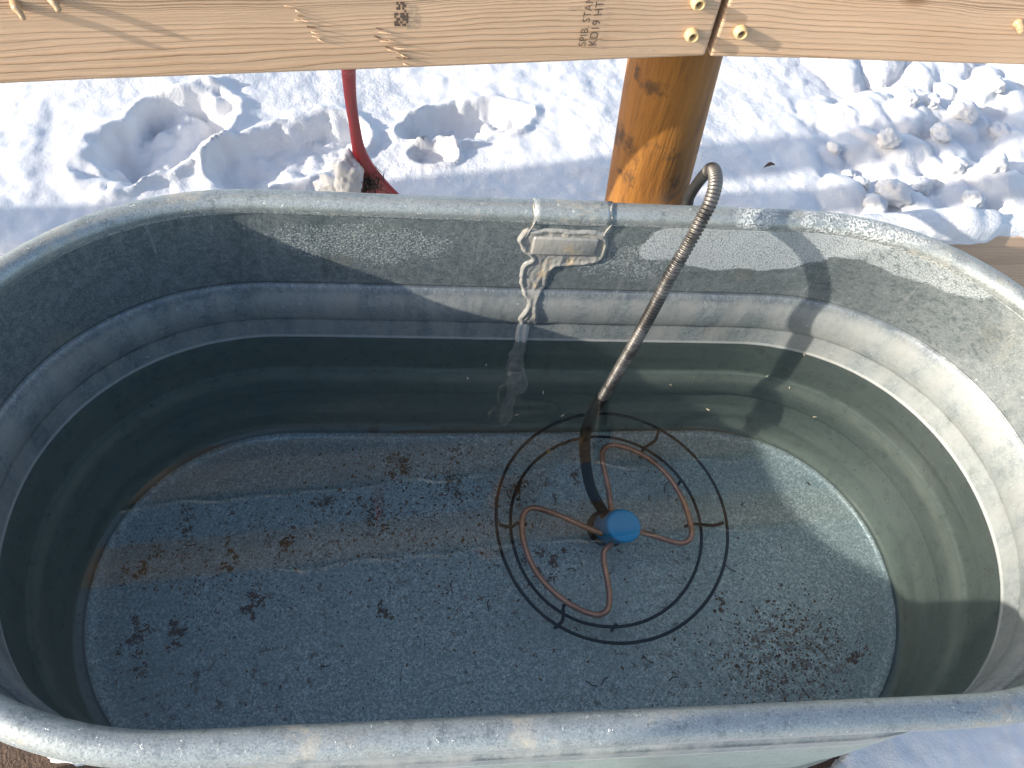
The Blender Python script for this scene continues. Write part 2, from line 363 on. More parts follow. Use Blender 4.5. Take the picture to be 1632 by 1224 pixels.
def mat_post():
    m = NT('post_wood'); c = m.co()
    s1 = m.noise(m.mapp(c, (1, 1, 0.07)), 34, 5, 0.65, 0.4); s2 = m.noise(m.mapp(c, (1, 1, 0.12)), 95, 4, 0.7); b = m.noise(c, 16, 5, 0.65)
    col = m.mix(s1, (0.10, 0.036, 0.007), (0.37, 0.165, 0.034))
    col = m.mix(m.ma('MULTIPLY', m.ss(s2, 0.52, 0.68), 0.7), col, (0.12, 0.05, 0.015))
    col = m.mix(m.ma('MULTIPLY', m.ss(b, 0.53, 0.64), 0.85), col, (0.06, 0.033, 0.016))
    return m.done(col, 0.55, 0, m.bump(s2, 0.003, 0.7, m.bump(s1, 0.006, 0.5)), 0.35)
POST = mat_post()
def plain(name, col, rough, metal=0.0, nscale=0, namp=0.15, spec=None, bump=0.0):
    m = NT(name); c = m.co()
    if nscale:
        n = m.noise(c, nscale, 4, 0.6); d = tuple(v * (1 - namp * 2) for v in col); e = tuple(min(1, v * (1 + namp * 2)) for v in col)
        cc = m.mix(n, d, e); return m.done(cc, rough, metal, m.bump(n, bump or 0.0005, 0.5), spec)
    return m.done(col, rough, metal, None, spec)
INK = plain('ink', (0.10, 0.070, 0.052), 0.8, 0, 300, 0.3)
RESIN = plain('resin', (0.42, 0.29, 0.17), 0.3, 0, 120, 0.15)
RESIN.node_tree.nodes['Principled BSDF'].inputs['Subsurface Weight'].default_value = 0.3
RESIN.node_tree.nodes['Principled BSDF'].inputs['Subsurface Radius'].default_value = (0.006, 0.003, 0.001)
COLLAR = plain('wood_collar', (0.62, 0.43, 0.21), 0.65, 0, 200, 0.15)
DARKHOLE = plain('screw_steel', (0.12, 0.09, 0.06), 0.5, 0.6, 200, 0.2)
BLUE = plain('blue_plastic', (0.005, 0.44, 0.99), 0.42, 0, 40, 0.06)
COPPER = plain('copper', (0.72, 0.34, 0.23), 0.45, 0.5, 45, 0.28)
WIRE = plain('black_wire', (0.018, 0.018, 0.018), 0.5, 0.2, 60, 0.2)
CORD = plain('black_cord', (0.012, 0.012, 0.012), 0.6, 0, 60, 0.2)
REDP = plain('red_plastic', (0.29, 0.006, 0.010), 0.45, 0, 30, 0.12)
TUFT = plain('dark_fibre', (0.022, 0.020, 0.016), 0.85, 0, 200, 0.3)
TWIG = plain('twig', (0.10, 0.055, 0.03), 0.8, 0, 200, 0.3)
STRAWM = plain('straw', (0.50, 0.42, 0.28), 0.7, 0, 200, 0.2)
SILT = plain('silt', (0.19, 0.122, 0.064), 0.9, 0, 90, 0.35)
def mat_spring():
    m = NT('spring_steel'); c = m.co(); n = m.noise(c, 30, 4, 0.6); n2 = m.noise(c, 150, 3)
    col = m.mix(m.ss(n, 0.4, 0.65), (0.16, 0.15, 0.14), (0.05, 0.046, 0.043))
    return m.done(col, m.lin(n2, 0.3, 0.7, 0.36, 0.55), 0.75)
SPRING = mat_spring()
def mat_water():
    m = NT('water'); m.t.nodes.remove(m.b)
    r = m.n('ShaderNodeBsdfGlass'); r.inputs['IOR'].default_value = 1.45; r.inputs['Roughness'].default_value = 0.0
    r.inputs['Color'].default_value = (0.96, 0.99, 0.985, 1)
    m.link(r.outputs[0], m.out.inputs['Surface']); return m.m
WATER = mat_water()

# ================================================================== GROUND AND SNOW
def axis(lo, hi, step, far):
    core = np.arange(lo, hi + step / 2, step); out = []; v = step
    d = 0
    while d < far: v *= 1.35; d += v; out.append(d)
    out = np.array(out); return np.concatenate([lo - out[::-1], core, hi + out])
soil = mesh_obj('ground', [(-80, -80, 0), (80, -80, 0), (80, 80, 0), (-80, 80, 0)], [(0, 1, 2, 3)], SOIL, smooth=False)
tag(soil, kind='structure')
xs = axis(-1.35, 1.85, 0.0065, 60); ys = axis(-0.62, 1.62, 0.0065, 60)
X, Y = np.meshgrid(xs, ys)
def foot(cx, cy, L, Wd, ang, depth):
    dx, dy = X - cx, Y - cy; ca, sa = math.cos(ang), math.sin(ang)
    u = (dx * ca + dy * sa) / L; v = (-dx * sa + dy * ca) / Wd
    wob = 0.95 * fbm(X * 9 + cx * 9, Y * 9, 4) + 0.25 * fbm(X * 40, Y * 40, 2)
    d = np.sqrt(u * u + v * v) + wob
    pit = -depth * (1 - sstep(0.62, 1.02, d)) * (0.8 + 1.5 * fbm(X * 13, Y * 13, 4))
    lip = 0.016 * np.exp(-((d - 1.10) / 0.12) ** 2) * (0.6 + 2 * fbm(X * 12 + 5, Y * 12, 3))
    return pit + lip
back = sstep(0.30, 0.62, Y - 0.05 * X)
Hs = -0.660 + back * 0.25
Hs += 0.05 * fbm(X * 1.6, Y * 1.6, 3) * (0.3 + back) + 0.016 * fbm(X * 7, Y * 7, 4) + 0.008 * fbm(X * 28, Y * 28, 3) + 0.003 * fbm(X * 75, Y * 75, 2) * back
Hs += back * 0.05 * sstep(-0.2, -0.9, X) * (1 - sstep(1.2, 1.6, Y))
for a in ((-0.63, 0.86, 0.17, 0.075, 0.85, 0.075), (-0.40, 0.84, 0.15, 0.075, 0.55, 0.04), (-0.03, 0.98, 0.14, 0.06, 0.35, 0.06), (-0.12, 0.87, 0.05, 0.03, 0.2, 0.03), (0.42, 1.12, 0.13, 0.05, 1.1, 0.05)):
    Hs += foot(*a) * back
# trampled, lumpy snow to the right
tr = sstep(0.62, 0.85, X - 0.18 * (Y - 0.8)) * back
lump = np.zeros_like(X)
for k in range(300):
    cx, cy = rng.uniform(0.66, 1.9), rng.uniform(0.45, 1.7); r = rng.uniform(0.025, 0.09); hgt = r * rng.uniform(0.3, 0.6)
    ix = np.searchsorted(xs, [cx - r * 1.3, cx + r * 1.3]); iy = np.searchsorted(ys, [cy - r * 1.3, cy + r * 1.3])
    sl = (slice(iy[0], iy[1]), slice(ix[0], ix[1]))
    th = rng.uniform(0, 3.14); dx, dy = X[sl] - cx, Y[sl] - cy
    u = dx * math.cos(th) + dy * math.sin(th); v = (-dx * math.sin(th) + dy * math.cos(th)) * rng.uniform(1.0, 1.7)
    d = np.sqrt(u * u + v * v) / r + 0.35 * fbm(X[sl] * 25, Y[sl] * 25, 2)
    lump[sl] = np.maximum(lump[sl], hgt * np.sqrt(np.clip(1 - d * d, 0, 1)))
Hs += tr * (lump - 0.03 + 0.035 * fbm(X * 9, Y * 9, 4))
# bare soil patches at the near left foot of the tank, and under the tank
bare = sstep(0.35, 0.1, np.hypot((X + 0.80) / 0.9, (Y + 0.30) / 0.75) + 0.5 * fbm(X * 7 + 3, Y * 7, 4))
Hs -= 0.05 * bare * (1 - back)
Hs -= 0.03 * sstep(0.06, 0.16, fbm(X * 9 + 31, Y * 9, 4)) * (1 - back) * (1 - sstep(0.5, 0.62, X))
under = (np.maximum(np.abs(X) - 0.34, 0) / 0.335) ** 2 + (Y / 0.325) ** 2
Hs = np.where(under < 1.0, np.minimum(Hs, -0.70), Hs)
ny, nx = X.shape
verts = np.stack([X.ravel(), Y.ravel(), (Hs + ZR).ravel()], 1)
idx = np.arange(nx * ny).reshape(ny, nx)
faces = np.stack([idx[:-1, :-1].ravel(), idx[:-1, 1:].ravel(), idx[1:, 1:].ravel(), idx[1:, :-1].ravel()], 1)
me = bpy.data.meshes.new('snow_ground')
me.vertices.add(len(verts)); me.vertices.foreach_set('co', verts.ravel())
me.loops.add(faces.size); me.loops.foreach_set('vertex_index', faces.ravel().astype(np.int32))
me.polygons.add(len(faces)); me.polygons.foreach_set('loop_start', np.arange(0, faces.size, 4, dtype=np.int32))
me.update(calc_edges=True); me.shade_smooth(); me.materials.append(SNOW)
snow = link(bpy.data.objects.new('snow_ground', me)); tag(snow, kind='structure')
def snow_z(x, y):
    i = min(max(np.searchsorted(xs, x), 0), nx - 1); j = min(max(np.searchsorted(ys, y), 0), ny - 1)
    return float(Hs[j, i])

# ================================================================== STOCK TANK
S, A, B, E_ = 0.681, 0.3198, 0.305, 2.087
def ring(o, n_end=72, n_str=48):
    """stadium outline inset by o: list of (x, y), counter-clockwise from the right end"""
    a, b = A - o, B - o; P = []
    def arc(t0, t1, sx):
        for i in range(n_end):
            t = t0 + (t1 - t0) * i / n_end; cc, s_ = math.cos(t), math.sin(t)
            P.append((sx * S / 2 + a * math.copysign(abs(cc) ** (2 / E_), cc), b * math.copysign(abs(s_) ** (2 / E_), s_)))
    arc(-math.pi / 2, math.pi / 2, 1)
    for i in range(n_str): P.append((S / 2 - S * i / n_str, b))
    arc(math.pi / 2, 3 * math.pi / 2, -1)
    for i in range(n_str): P.append((-S / 2 + S * i / n_str, -b))
    return P
def bead(z, z0, z1):
    t = (z - z0) / (z1 - z0); return math.sin(math.pi * t) ** 0.55 if 0 < t < 1 else 0.0
def inset(z):
    if z < ZWL: z = ZWL + (z - ZWL) / 1.08
    o = 0.0115 + 0.005 * (-z) / 0.62
    o += 0.0095 * bead(z, -0.212, -0.136) + 0.0105 * bead(z, -0.470, -0.375) + 0.004 * bead(z, -0.575, -0.535)
    if z < -0.60: o += 0.012 * ((-0.60 - z) / 0.035) ** 2
    return o
tank = empty('stock_tank', (0, 0, 0))
tag(tank, 'oval galvanised steel stock tank half full of water against the fence', 'water tank')
zl = sorted(set([-0.008, -0.635] + [round(-0.01 - 0.625 * i / 60, 4) for i in range(61)] + [-0.1355, -0.137, -0.2125, -0.215, -0.384, -0.387, -0.464, -0.467, -0.1365, -0.139, -0.142, -0.2115, -0.209, -0.206, -0.376, -0.379, -0.469, -0.472, -0.466]), reverse=True)
zl = [D(z) for z in zl]; ZF = D(-0.635)
prof = [(inset(z), z) for z in zl]
prof += [(inset(ZF) - 0.004, ZF - 0.010)] + [(inset(z) - 0.0022, z) for z in reversed(zl[:-1])]
V, F = [], []; nr = len(ring(0))
jit = [0.0012 * noise.noise(Vector((p[0] * 5, p[1] * 5, 1.7))) for p in ring(0)]
for o, z in prof:
    for k, (x, y) in enumerate(ring(o)):
        V.append((x, y + (jit[k] if abs(y) > 0.2 else 0), z + ZR))
for i in range(len(prof)):
    j = (i + 1) % len(prof)
    if i == len(prof) - 1: j = 0
    for k in range(nr):
        k2 = (k + 1) % nr; F.append((i * nr + k, i * nr + k2, j * nr + k2, j * nr + k))
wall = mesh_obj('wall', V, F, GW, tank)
# rolled rim
path = [Vector((x, y, ZR + 0.0008 * noise.noise(Vector((x * 6, y * 6, 0))))) for x, y in ring(0)]
rim = tube('rim', path, 0.0147, GR, tank, 20, True)
# floor sheet with a turned-up edge
V, F = [], []
lev = [(o, ZF + 0.0005 + dz) for o, dz in ((0.30, 0), (0.2, 0), (0.1, 0), (0.05, 0), (0.037, 0), (0.031, 0.002), (0.0285, 0.0065))]
V = []
for o, z in lev:
    for (x, y) in ring(o): V.append((x, y, z + ZR))
for i in range(len(lev) - 1):
    for k in range(nr):
        k2 = (k + 1) % nr; F.append((i * nr + k, (i + 1) * nr + k, (i + 1) * nr + k2, i * nr + k2))
F.append(tuple(range(nr)))
floor = mesh_obj('floor', V, F, GF, tank)
# sleeve where the rolled rim is joined
p1 = [Vector((-0.012 + 0.1 * i / 12, B, ZR)) for i in range(13)]
tube('rim_joint', p1, lambda i: 0.0160 + (0.0006 if i in (0, 12) else 0), GR, tank, 20)

def wall_y(z): return B - inset(z)
def relief(name, poly, mat, parent, h0, ridge, seed, step=0.0016, sgn=1):
    """thick smear on the back wall: outline in (x, z), raised lip along its edge"""
    P = np.array([(v.x, v.y) for v in spline([(a, D(b), 0) for a, b in poly], 4, True)]); x0, z0 = P.min(0) - 0.004; x1, z1 = P.max(0) + 0.004
    gx = np.arange(x0, x1, step); gz = np.arange(z0, z1, step); GX, GZ = np.meshgrid(gx, gz)
    wx = GX + 0.006 * fbm(GX * 45 + seed, GZ * 45, 3); wz = GZ + 0.006 * fbm(GX * 45, GZ * 45 + seed, 3)
    ins = np.zeros(GX.shape, bool); dmin = np.full(GX.shape, 9.0)
    for (ax, az), (bx, bz) in zip(P, np.roll(P, -1, 0)):
        cond = ((az > wz) != (bz > wz)) & (wx < (bx - ax) * (wz - az) / (bz - az + 1e-12) + ax); ins ^= cond
        t = np.clip(((wx - ax) * (bx - ax) + (wz - az) * (bz - az)) / ((bx - ax) ** 2 + (bz - az) ** 2 + 1e-12), 0, 1)
        dmin = np.minimum(dmin, np.hypot(wx - ax - t * (bx - ax), wz - az - t * (bz - az)))
    sd = np.where(ins, dmin, -dmin)
    hh = np.where(sd > 0, h0 * sstep(0, 0.007, sd) + ridge * np.exp(-((sd - 0.0035) / 0.0026) ** 2) * (0.5 + 1.6 * (fbm(GX * 90, GZ * 90 + seed, 3) + 0.4)), 0)
    hh += np.where(sd > 0.003, 0.0045 * fbm(GX * 110, GZ * 40 + seed, 4), 0); hh = np.maximum(hh, 0)
    vid = -np.ones(GX.shape, int); V = []; F = []
    keep = sd > -step * 1.2
    for j, i in zip(*np.nonzero(keep)):
        vid[j, i] = len(V); zz = GZ[j, i]
        V.append((GX[j, i], wall_y(min(zz, -0.012)) + 0.0012 - (hh[j, i] + 0.0014 if sd[j, i] > 0 else 0), zz + ZR))
    for j in range(GX.shape[0] - 1):
        for i in range(GX.shape[1] - 1):
            q = (vid[j, i], vid[j, i + 1], vid[j + 1, i + 1], vid[j + 1, i])
            if min(q) >= 0: F.append(q)
    return mesh_obj(name, V, F, mat, parent)
SEAL_UP = [(-0.0272, -0.0327), (-0.0186, -0.0173), (-0.0018, -0.0186), (0.0762, -0.0193), (0.0888, -0.0274), (0.092, -0.0564), (0.0852, -0.0777), (0.0528, -0.0852), (0.0309, -0.0894), (0.024, -0.1067), (0.0221, -0.1267), (0.016, -0.1526), (0.0181, -0.1793), (0.0207, -0.2098), (0.0075, -0.2159), (-0.0061, -0.205), (-0.0084, -0.1856), (-0.0004, -0.1558), (-0.011, -0.138), (-0.0173, -0.1083), (-0.0146, -0.0842), (-0.0048, -0.0744), (-0.0175, -0.0611), (-0.0289, -0.0437)]
SEAL_LO = [(-0.0041, -0.2152), (0.0106, -0.2146), (0.0126, -0.276), (0.0155, -0.3509), (0.0265, -0.4095), (0.0263, -0.4502), (0.0143, -0.471), (0.0155, -0.5571), (0.0139, -0.6), (0.0024, -0.618), (-0.007, -0.6), (-0.0054, -0.5242), (-0.0014, -0.4711), (-0.0081, -0.41), (-0.0113, -0.3324), (-0.0073, -0.2766)]
relief('sealant_patch', SEAL_UP, SEAL, tank, 0.0015, 0.0018, 3.0)
SEAL_PALE = plain('sealant_pale', (0.50, 0.50, 0.46), 0.35, 0, 70, 0.2, 0.5, 0.003)
relief('sealant_drip', SEAL_LO, SEAL_PALE, tank, 0.0018, 0.0022, 8.0)
# vertical lap seam of the wall sheet, a flat strip and the folded clip under the rim
relief('lap_seam', [(0.002, -0.075), (0.006, -0.075), (0.016, -0.21), (0.012, -0.24), (0.018, -0.60), (0.013, -0.60), (0.006, -0.24), (0.010, -0.21)], SEAL, tank, 0.0026, 0.0, 5.0, 0.0014)
def box_geo(x0, x1, y0, y1, z0, z1, bev=0.002, seg=2):
    bm = bmesh.new(); bmesh.ops.create_cube(bm, size=1)
    for v in bm.verts: v.co = Vector((x0 + (x1 - x0) * (v.co.x + .5), y0 + (y1 - y0) * (v.co.y + .5), z0 + (z1 - z0) * (v.co.z + .5)))
    if bev: bmesh.ops.bevel(bm, geom=bm.edges[:], offset=bev, segments=seg, affect='EDGES', profile=0.6)
    return bm
bm_obj('joint_clip', box_geo(-0.008, 0.078, wall_y(-.05) - 0.0055, wall_y(-.05) + 0.001, ZR - 0.062, ZR - 0.030, 0.003), SEAL, tank)
for px, nm_ in ((-0.0115, 0), (0.0865, 1)):
    pts = [W((px + 0.002 * math.sin(i * 2.1), B + 0.0155 * math.sin(a), 0.0155 * math.cos(a))) for i, a in enumerate([0.9, 0.3, -0.4, -1.1, -1.7])] + [W((px - 0.003, B - 0.014, -0.02)), W((px - 0.008 + 0.006 * nm_, B - 0.014, -0.036))]
    tube('sealant_bead', resample(spline(pts), 0.003), lambda i: 0.0011 + 0.0008 * noise.noise(Vector((i * .4, px * 99, 0))), SEAL, tank, 8)

# ================================================================== WATER
V = [(x, y, ZWL + ZR) for x, y in ring(inset(ZWL) - 0.001)]
water = mesh_obj('water', V, [tuple(range(len(V)))], WATER)
tag(water, kind='structure')
water.cycles.is_caustics_caster = True
for o in (wall, floor): o.cycles.is_caustics_receiver = True

# ================================================================== TANK HEATER
heater = empty('tank_heater', (0.168, 0.082, ZR + D(-0.634)))
tag(heater, 'sinking tank heater with blue cap, copper element and black wire guard', 'heater')
def circ(cx, cy, z, r, n=96, wob=0.0015):
    return [WU((cx + (r + wob * math.sin(3 * t + 1)) * math.cos(t), cy + (r + wob * math.sin(2 * t)) * 1.03 * math.sin(t), z + 0.004 * math.sin(t + 0.6))) for t in [2 * math.pi * i / n for i in range(n)]]
tube('guard_ring', circ(0.1625, 0.086, -0.55, 0.188), 0.0026, WIRE, heater, 10, True)
tube('guard_ring', circ(0.159, 0.088, -0.59, 0.158), 0.0026, WIRE, heater, 10, True)
CU1 = [(0.168, 0.1, -0.575), (0.1686, 0.1419, -0.575), (0.167, 0.171, -0.575), (0.1644, 0.2008, -0.575), (0.1677, 0.2197, -0.575), (0.1812, 0.2291, -0.575), (0.202, 0.2269, -0.575), (0.2286, 0.215, -0.575), (0.2539, 0.1956, -0.575), (0.2771, 0.1652, -0.575), (0.2928, 0.1247, -0.575), (0.2974, 0.0926, -0.575), (0.2981, 0.0716, -0.575), (0.2909, 0.0563, -0.575), (0.2749, 0.051, -0.575), (0.2526, 0.0575, -0.575), (0.2273, 0.0667, -0.575), (0.2, 0.0753, -0.575)]
CU2 = [(0.15, 0.07, -0.575), (0.1105, 0.0886, -0.575), (0.079, 0.1048, -0.575), (0.0469, 0.1166, -0.575), (0.0303, 0.1155, -0.575), (0.0212, 0.1025, -0.575), (0.0186, 0.0787, -0.575), (0.0223, 0.0485, -0.575), (0.0355, 0.0122, -0.575), (0.0582, -0.0187, -0.575), (0.0843, -0.0414, -0.575), (0.1079, -0.0546, -0.575), (0.1277, -0.0593, -0.575), (0.1428, -0.0512, -0.575), (0.1481, -0.0295, -0.575), (0.1475, -0.0008, -0.575), (0.1459, 0.0254, -0.575), (0.1486, 0.0418, -0.575), (0.163, 0.055, -0.575)]
for c_ in (CU1, CU2):
    tube('heating_element', resample(spline([WU(p) for p in c_], 6), 0.004), 0.0048, COPPER, heater, 12)
sp = [((0.2664, 0.2492, -0.55), (0.2328, 0.2072, -0.585)), ((0.3475, 0.0772, -0.55), (0.2892, 0.0818, -0.585)), ((0.0542, -0.0824, -0.55), (0.0864, -0.0329, -0.585)), ((-0.0191, 0.0818, -0.55), (0.0279, 0.0918, -0.585))]
for a, b in sp:
    a, b = Vector(a), Vector(b); c1 = a.lerp(b, 0.35) + Vector((0.003, -0.004, 0.004)); c2 = a.lerp(b, 0.7) + Vector((-0.002, 0.004, -0.004))
    tube('guard_clip', spline([WU(p) for p in (a, c1, c2, b)], 5), 0.0028, WIRE, heater, 8)
for k in range(3):
    t = 2 * math.pi * k / 3 + 0.5; px, py = 0.159 + 0.158 * math.cos(t), 0.088 + 0.16 * math.sin(t)
    tube('guard_foot', [WU((px, py, -0.59)), WU((px * 1.0, py, -0.61)), WU((px, py, -0.633))], 0.0026, WIRE, heater, 8)
def lathe(name, prof, cx, cy, mat, parent, seg=48):
    V, F = [], []
    for r, z in prof:
        for k in range(seg): V.append((cx + 0.147 * (z + 0.54) + r * math.cos(2 * math.pi * k / seg), cy - 0.26 * (z + 0.54) + r * math.sin(2 * math.pi * k / seg), D(z) + ZR))
    for i in range(len(prof) - 1):
        for k in range(seg):
            k2 = (k + 1) % seg; F.append((i * seg + k, i * seg + k2, (i + 1) * seg + k2, (i + 1) * seg + k))
    F.append(tuple(reversed(range(seg)))); F.append(tuple((len(prof) - 1) * seg + k for k in range(seg)))
    return mesh_obj(name, V, F, mat, parent)
cap = lathe('hub', [(0.0285, -0.632), (0.0285, -0.545), (0.0280, -0.5425), (0.0265, -0.5405), (0.0250, -0.540)], 0.1795, 0.0730, BLUE, heater)
lathe('hub_base', [(0.032, -0.633), (0.032, -0.612), (0.030, -0.608)], 0.1795, 0.0730, CORD, heater)
# armoured cord: coil spring in the air, black ribbed sleeve below the water, plain cord behind the tank
HB = [(0.245, 0.435, -0.50), (0.240, 0.425, -0.28), (0.2333, 0.405, -0.0986), (0.2271, 0.40, -0.0566), (0.2260, 0.388, -0.0157), (0.2222, 0.365, 0.0250), (0.2168, 0.34, 0.0477), (0.2101, 0.31, 0.0543), (0.2021, 0.287, 0.0446), (0.191, 0.27, 0.025), (0.182, 0.257, 0.0050), (0.167, 0.240, -0.040), (0.158, 0.2305, -0.096), (0.147, 0.222, -0.165), (0.133, 0.208, -0.215), (0.119, 0.192, -0.2564)]
HU = [(0.119, 0.192, -0.2564), (0.112, 0.188, -0.285), (0.1074, 0.1836, -0.33), (0.1065, 0.1725, -0.39), (0.1133, 0.1512, -0.45), (0.1273, 0.1284, -0.51), (0.1456, 0.1108, -0.55), (0.1632, 0.0912, -0.575)]
CW = (-0.1712, -0.4291, 0.7277); HK = [0] * 6 + [0.004, 0.008, 0.012, 0.017, 0.021, 0.024, 0.024, 0.020, 0.010, 0.0]
HB = [tuple(a + k * (c_ - a) for a, c_ in zip(p, CW)) for p, k in zip(HB, HK)]
hp = spline([WU(p) for p in HB], 10)
cut = min(range(len(hp)), key=lambda i: (hp[i] - WU((0.2222, 0.365, 0.025))).length)
tube('cord', resample(hp[:cut + 1], 0.01), 0.0078, CORD, heater, 14)
def ribs(path, pitch, r0, amp):
    p = resample(path, pitch / 6); return p, (lambda i: r0 + amp * (abs(math.sin(math.pi * i / 6)) ** 0.7))
p, rf = ribs(hp[cut:], 0.0052, 0.0064, 0.0026); tube('spring_guard', p, rf, SPRING, heater, 18)
p, rf = ribs(spline([WU(p) for p in HU], 10), 0.0046, 0.0076, 0.0014); tube('cord_sleeve', p, rf, CORD, heater, 16)

for o in heater.children: o.cycles.is_caustics_receiver = True
# ================================================================== FENCE
fence = empty('fence', (0.20, 0.40, 0))
tag(fence, 'pine board fence with round treated post behind the stock tank', 'fence')
def board(name, P0, P1, zb0, zb1, width, mat, thick=0.038, lean=0.0, sag=0.0):
    """P0, P1: plan points of the front bottom edge; board runs between them"""
    L = (Vector(P1) - Vector(P0)).length; n = 30
    bm = box_geo(0, L, 0, thick, 0, width, 0.0)
    bmesh.ops.bisect_plane
    for i in range(1, n): bmesh.ops.bisect_plane(bm, geom=bm.verts[:] + bm.edges[:] + bm.faces[:], plane_co=(L * i / n, 0, 0), plane_no=(1, 0, 0))
    ed = [e for e in bm.edges if len(e.link_faces) == 2 and e.calc_face_angle(0) > 0.5]
    bmesh.ops.bevel(bm, geom=ed, offset=0.0035, segments=3, affect='EDGES', profile=0.5)
    for v in bm.verts:
        t = v.co.x / L
        v.co.z += 0.0012 * noise.noise(Vector((v.co.x * 7, v.co.z * 9, zb0 * 9))) + sag * 4 * t * (1 - t); v.co.y += 0.0012 * noise.noise(Vector((v.co.x * 5, v.co.z * 6, zb0 * 5 + 4)))
    o = bm_obj(name, bm, mat, fence, False); o.data.shade_auto_smooth if False else None
    d = (Vector(P1) - Vector(P0)).normalized(); tilt = math.atan2(zb1 - zb0, L)
    X_ = Vector((d.x * math.cos(tilt), d.y * math.cos(tilt), math.sin(tilt))); Z0 = Vector((0, 0, 1)); Y_ = Z0.cross(X_).normalized(); Z_ = X_.cross(Y_)
    mw = Matrix((X_, Y_, Z_)).transposed().to_4x4(); mw.translation = Vector((P0[0], P0[1], zb0 + ZR))
    o.matrix_parent_inverse = Matrix.Translation(-Vector(fence.location)); o.matrix_basis = mw
    return o
UL = Vector((0.749, 0.084)).normalized(); UR = Vector((0.445, 0.024)).normalized()
J = Vector((0.1725, 0.380)); JL = J - UL * 0.0015; JR = J + UR * 0.0025
PL = J - UL * 2.84; PR = JR + UR * 3.66
sl = 0.025 / 0.754
railL = board('rail', PL, JL, 0.181 - sl * 2.84, 0.181, 0.14, PINE_A)
railR = board('rail', JR, PR, 0.1800, 0.195, 0.14, PINE_B)
railLow = board('rail', JR + Vector((0, 0.004)), PR + Vector((0, 0.004)), -0.268, -0.272, 0.14, PINE_C)
railUL = board('rail', PL, JL, 0.500, 0.600, 0.14, PINE_B)
railUR = board('rail', JR, PR, 0.605, 0.66, 0.14, PINE_A)
def post(x0, y0, lean, name='post'):
    path = [Vector((x0 - lean * (z + 0.136), y0 + 0.002 * math.sin(z * 9), z + ZR)) for z in np.linspace(-0.98, 1.0, 60)]
    o = tube(name, path, lambda i: 0.0605 + 0.0014 * noise.noise(Vector((i * .15, x0 * 7, 0))), POST, fence, 40); return o
post(0.196, 0.4815, 0.094)
pl = PL + UL * 0.06; post(pl.x, pl.y + 0.11, 0.0)
pr = PR - UR * 0.06; post(pr.x, pr.y + 0.11, 0.0)
sh_post = empty('shade_post', (-1.30, -0.715, 0)); tag(sh_post, 'stout round post added out of view to shade the near rim', 'post')  # unseen post, added to cast shade over the near-right rim and corner
path = [Vector((-1.30 + 0.004 * math.sin(z * 3), -0.715, z)) for z in np.linspace(-0.3, 1.75, 50)]
tube('shade_shaft', path, lambda i: 0.095 + 0.003 * noise.noise(Vector((i * .2, 3, 0))), POST, sh_post, 40)
def on_rail(rail, x, z, y=0.0):   # local rail coordinates of a world x (approx) at height z (relative to the rim)
    inv = (Matrix.Translation(Vector((0, 0, 0))) @ rail.matrix_basis).inverted(); p = inv @ Vector((x, rail.matrix_basis.translation.y + (x - rail.matrix_basis.translation.x) * (rail.matrix_basis[1][0] / rail.matrix_basis[0][0]), z + ZR)); return Vector((p.x, y, p.z))
def sub(name, V, F, mat, rail, smooth=True):
    me = bpy.data.meshes.new(name); me.from_pydata([tuple(v) for v in V], [], F); me.update()
    if smooth: me.shade_smooth()
    me.materials.append(mat); o = bpy.data.objects.new(name, me); COL.objects.link(o); o.parent = rail; return o
def collar(rail, x, z):
    c = on_rail(rail, x, z); V, F = [], []; seg = 20; pr_ = [(0.0078, 0.001), (0.0075, -0.006), (0.0066, -0.0085), (0.0045, -0.0085), (0.0035, -0.006), (0.003, -0.002)]
    for i, (r, y) in enumerate(pr_):
        for k in range(seg):
            t = 2 * math.pi * k / seg; rr = r * (1 + 0.10 * noise.noise(Vector((math.cos(t) * 2, math.sin(t) * 2, x * 50 + i * .3)))); V.append(c + Vector((rr * math.cos(t), y, rr * math.sin(t))))
    for i in range(len(pr_) - 1):
        for k in range(seg): k2 = (k + 1) % seg; F.append((i * seg + k, i * seg + k2, (i + 1) * seg + k2, (i + 1) * seg + k))
    o = sub('screw_collar', V, F, COLLAR, rail)
    V = [c + Vector((0.0034 * math.cos(2 * math.pi * k / 10), -0.0035, 0.0034 * math.sin(2 * math.pi * k / 10))) for k in range(10)] + [c + Vector((0, -0.0015, 0))]
    sub('screw', V, [(k, (k + 1) % 10, 10) for k in range(10)], DARKHOLE, rail)
collar(railL, 0.1433, 0.2104); collar(railL, 0.1384, 0.2489); collar(railR, 0.1999, 0.215)
def resin(rail, x, z, L, dr):
    c = on_rail(rail, x, z); path = [c + Vector((0, 0.003, 0)), c + Vector((0.1 * L, -0.3 * L, -0.05 * L)), c + Vector((0.35 * L, -0.7 * L, -0.35 * L)) , c + Vector((0.5 * L, -0.95 * L, -0.75 * L))]
    V, F = tube_geo(spline(path, 5), lambda i: dr * (1.1 - 0.045 * i + 0.25 * noise.noise(Vector((i * .5, x * 40, 0)))), 12); sub('resin_drop', V, F, RESIN, rail)
resin(railL, -0.53, 0.243, 0.012, 0.0048); resin(railL, -0.497, 0.250, 0.011, 0.0050); resin(railR, 0.535, 0.237, 0.010, 0.0065)
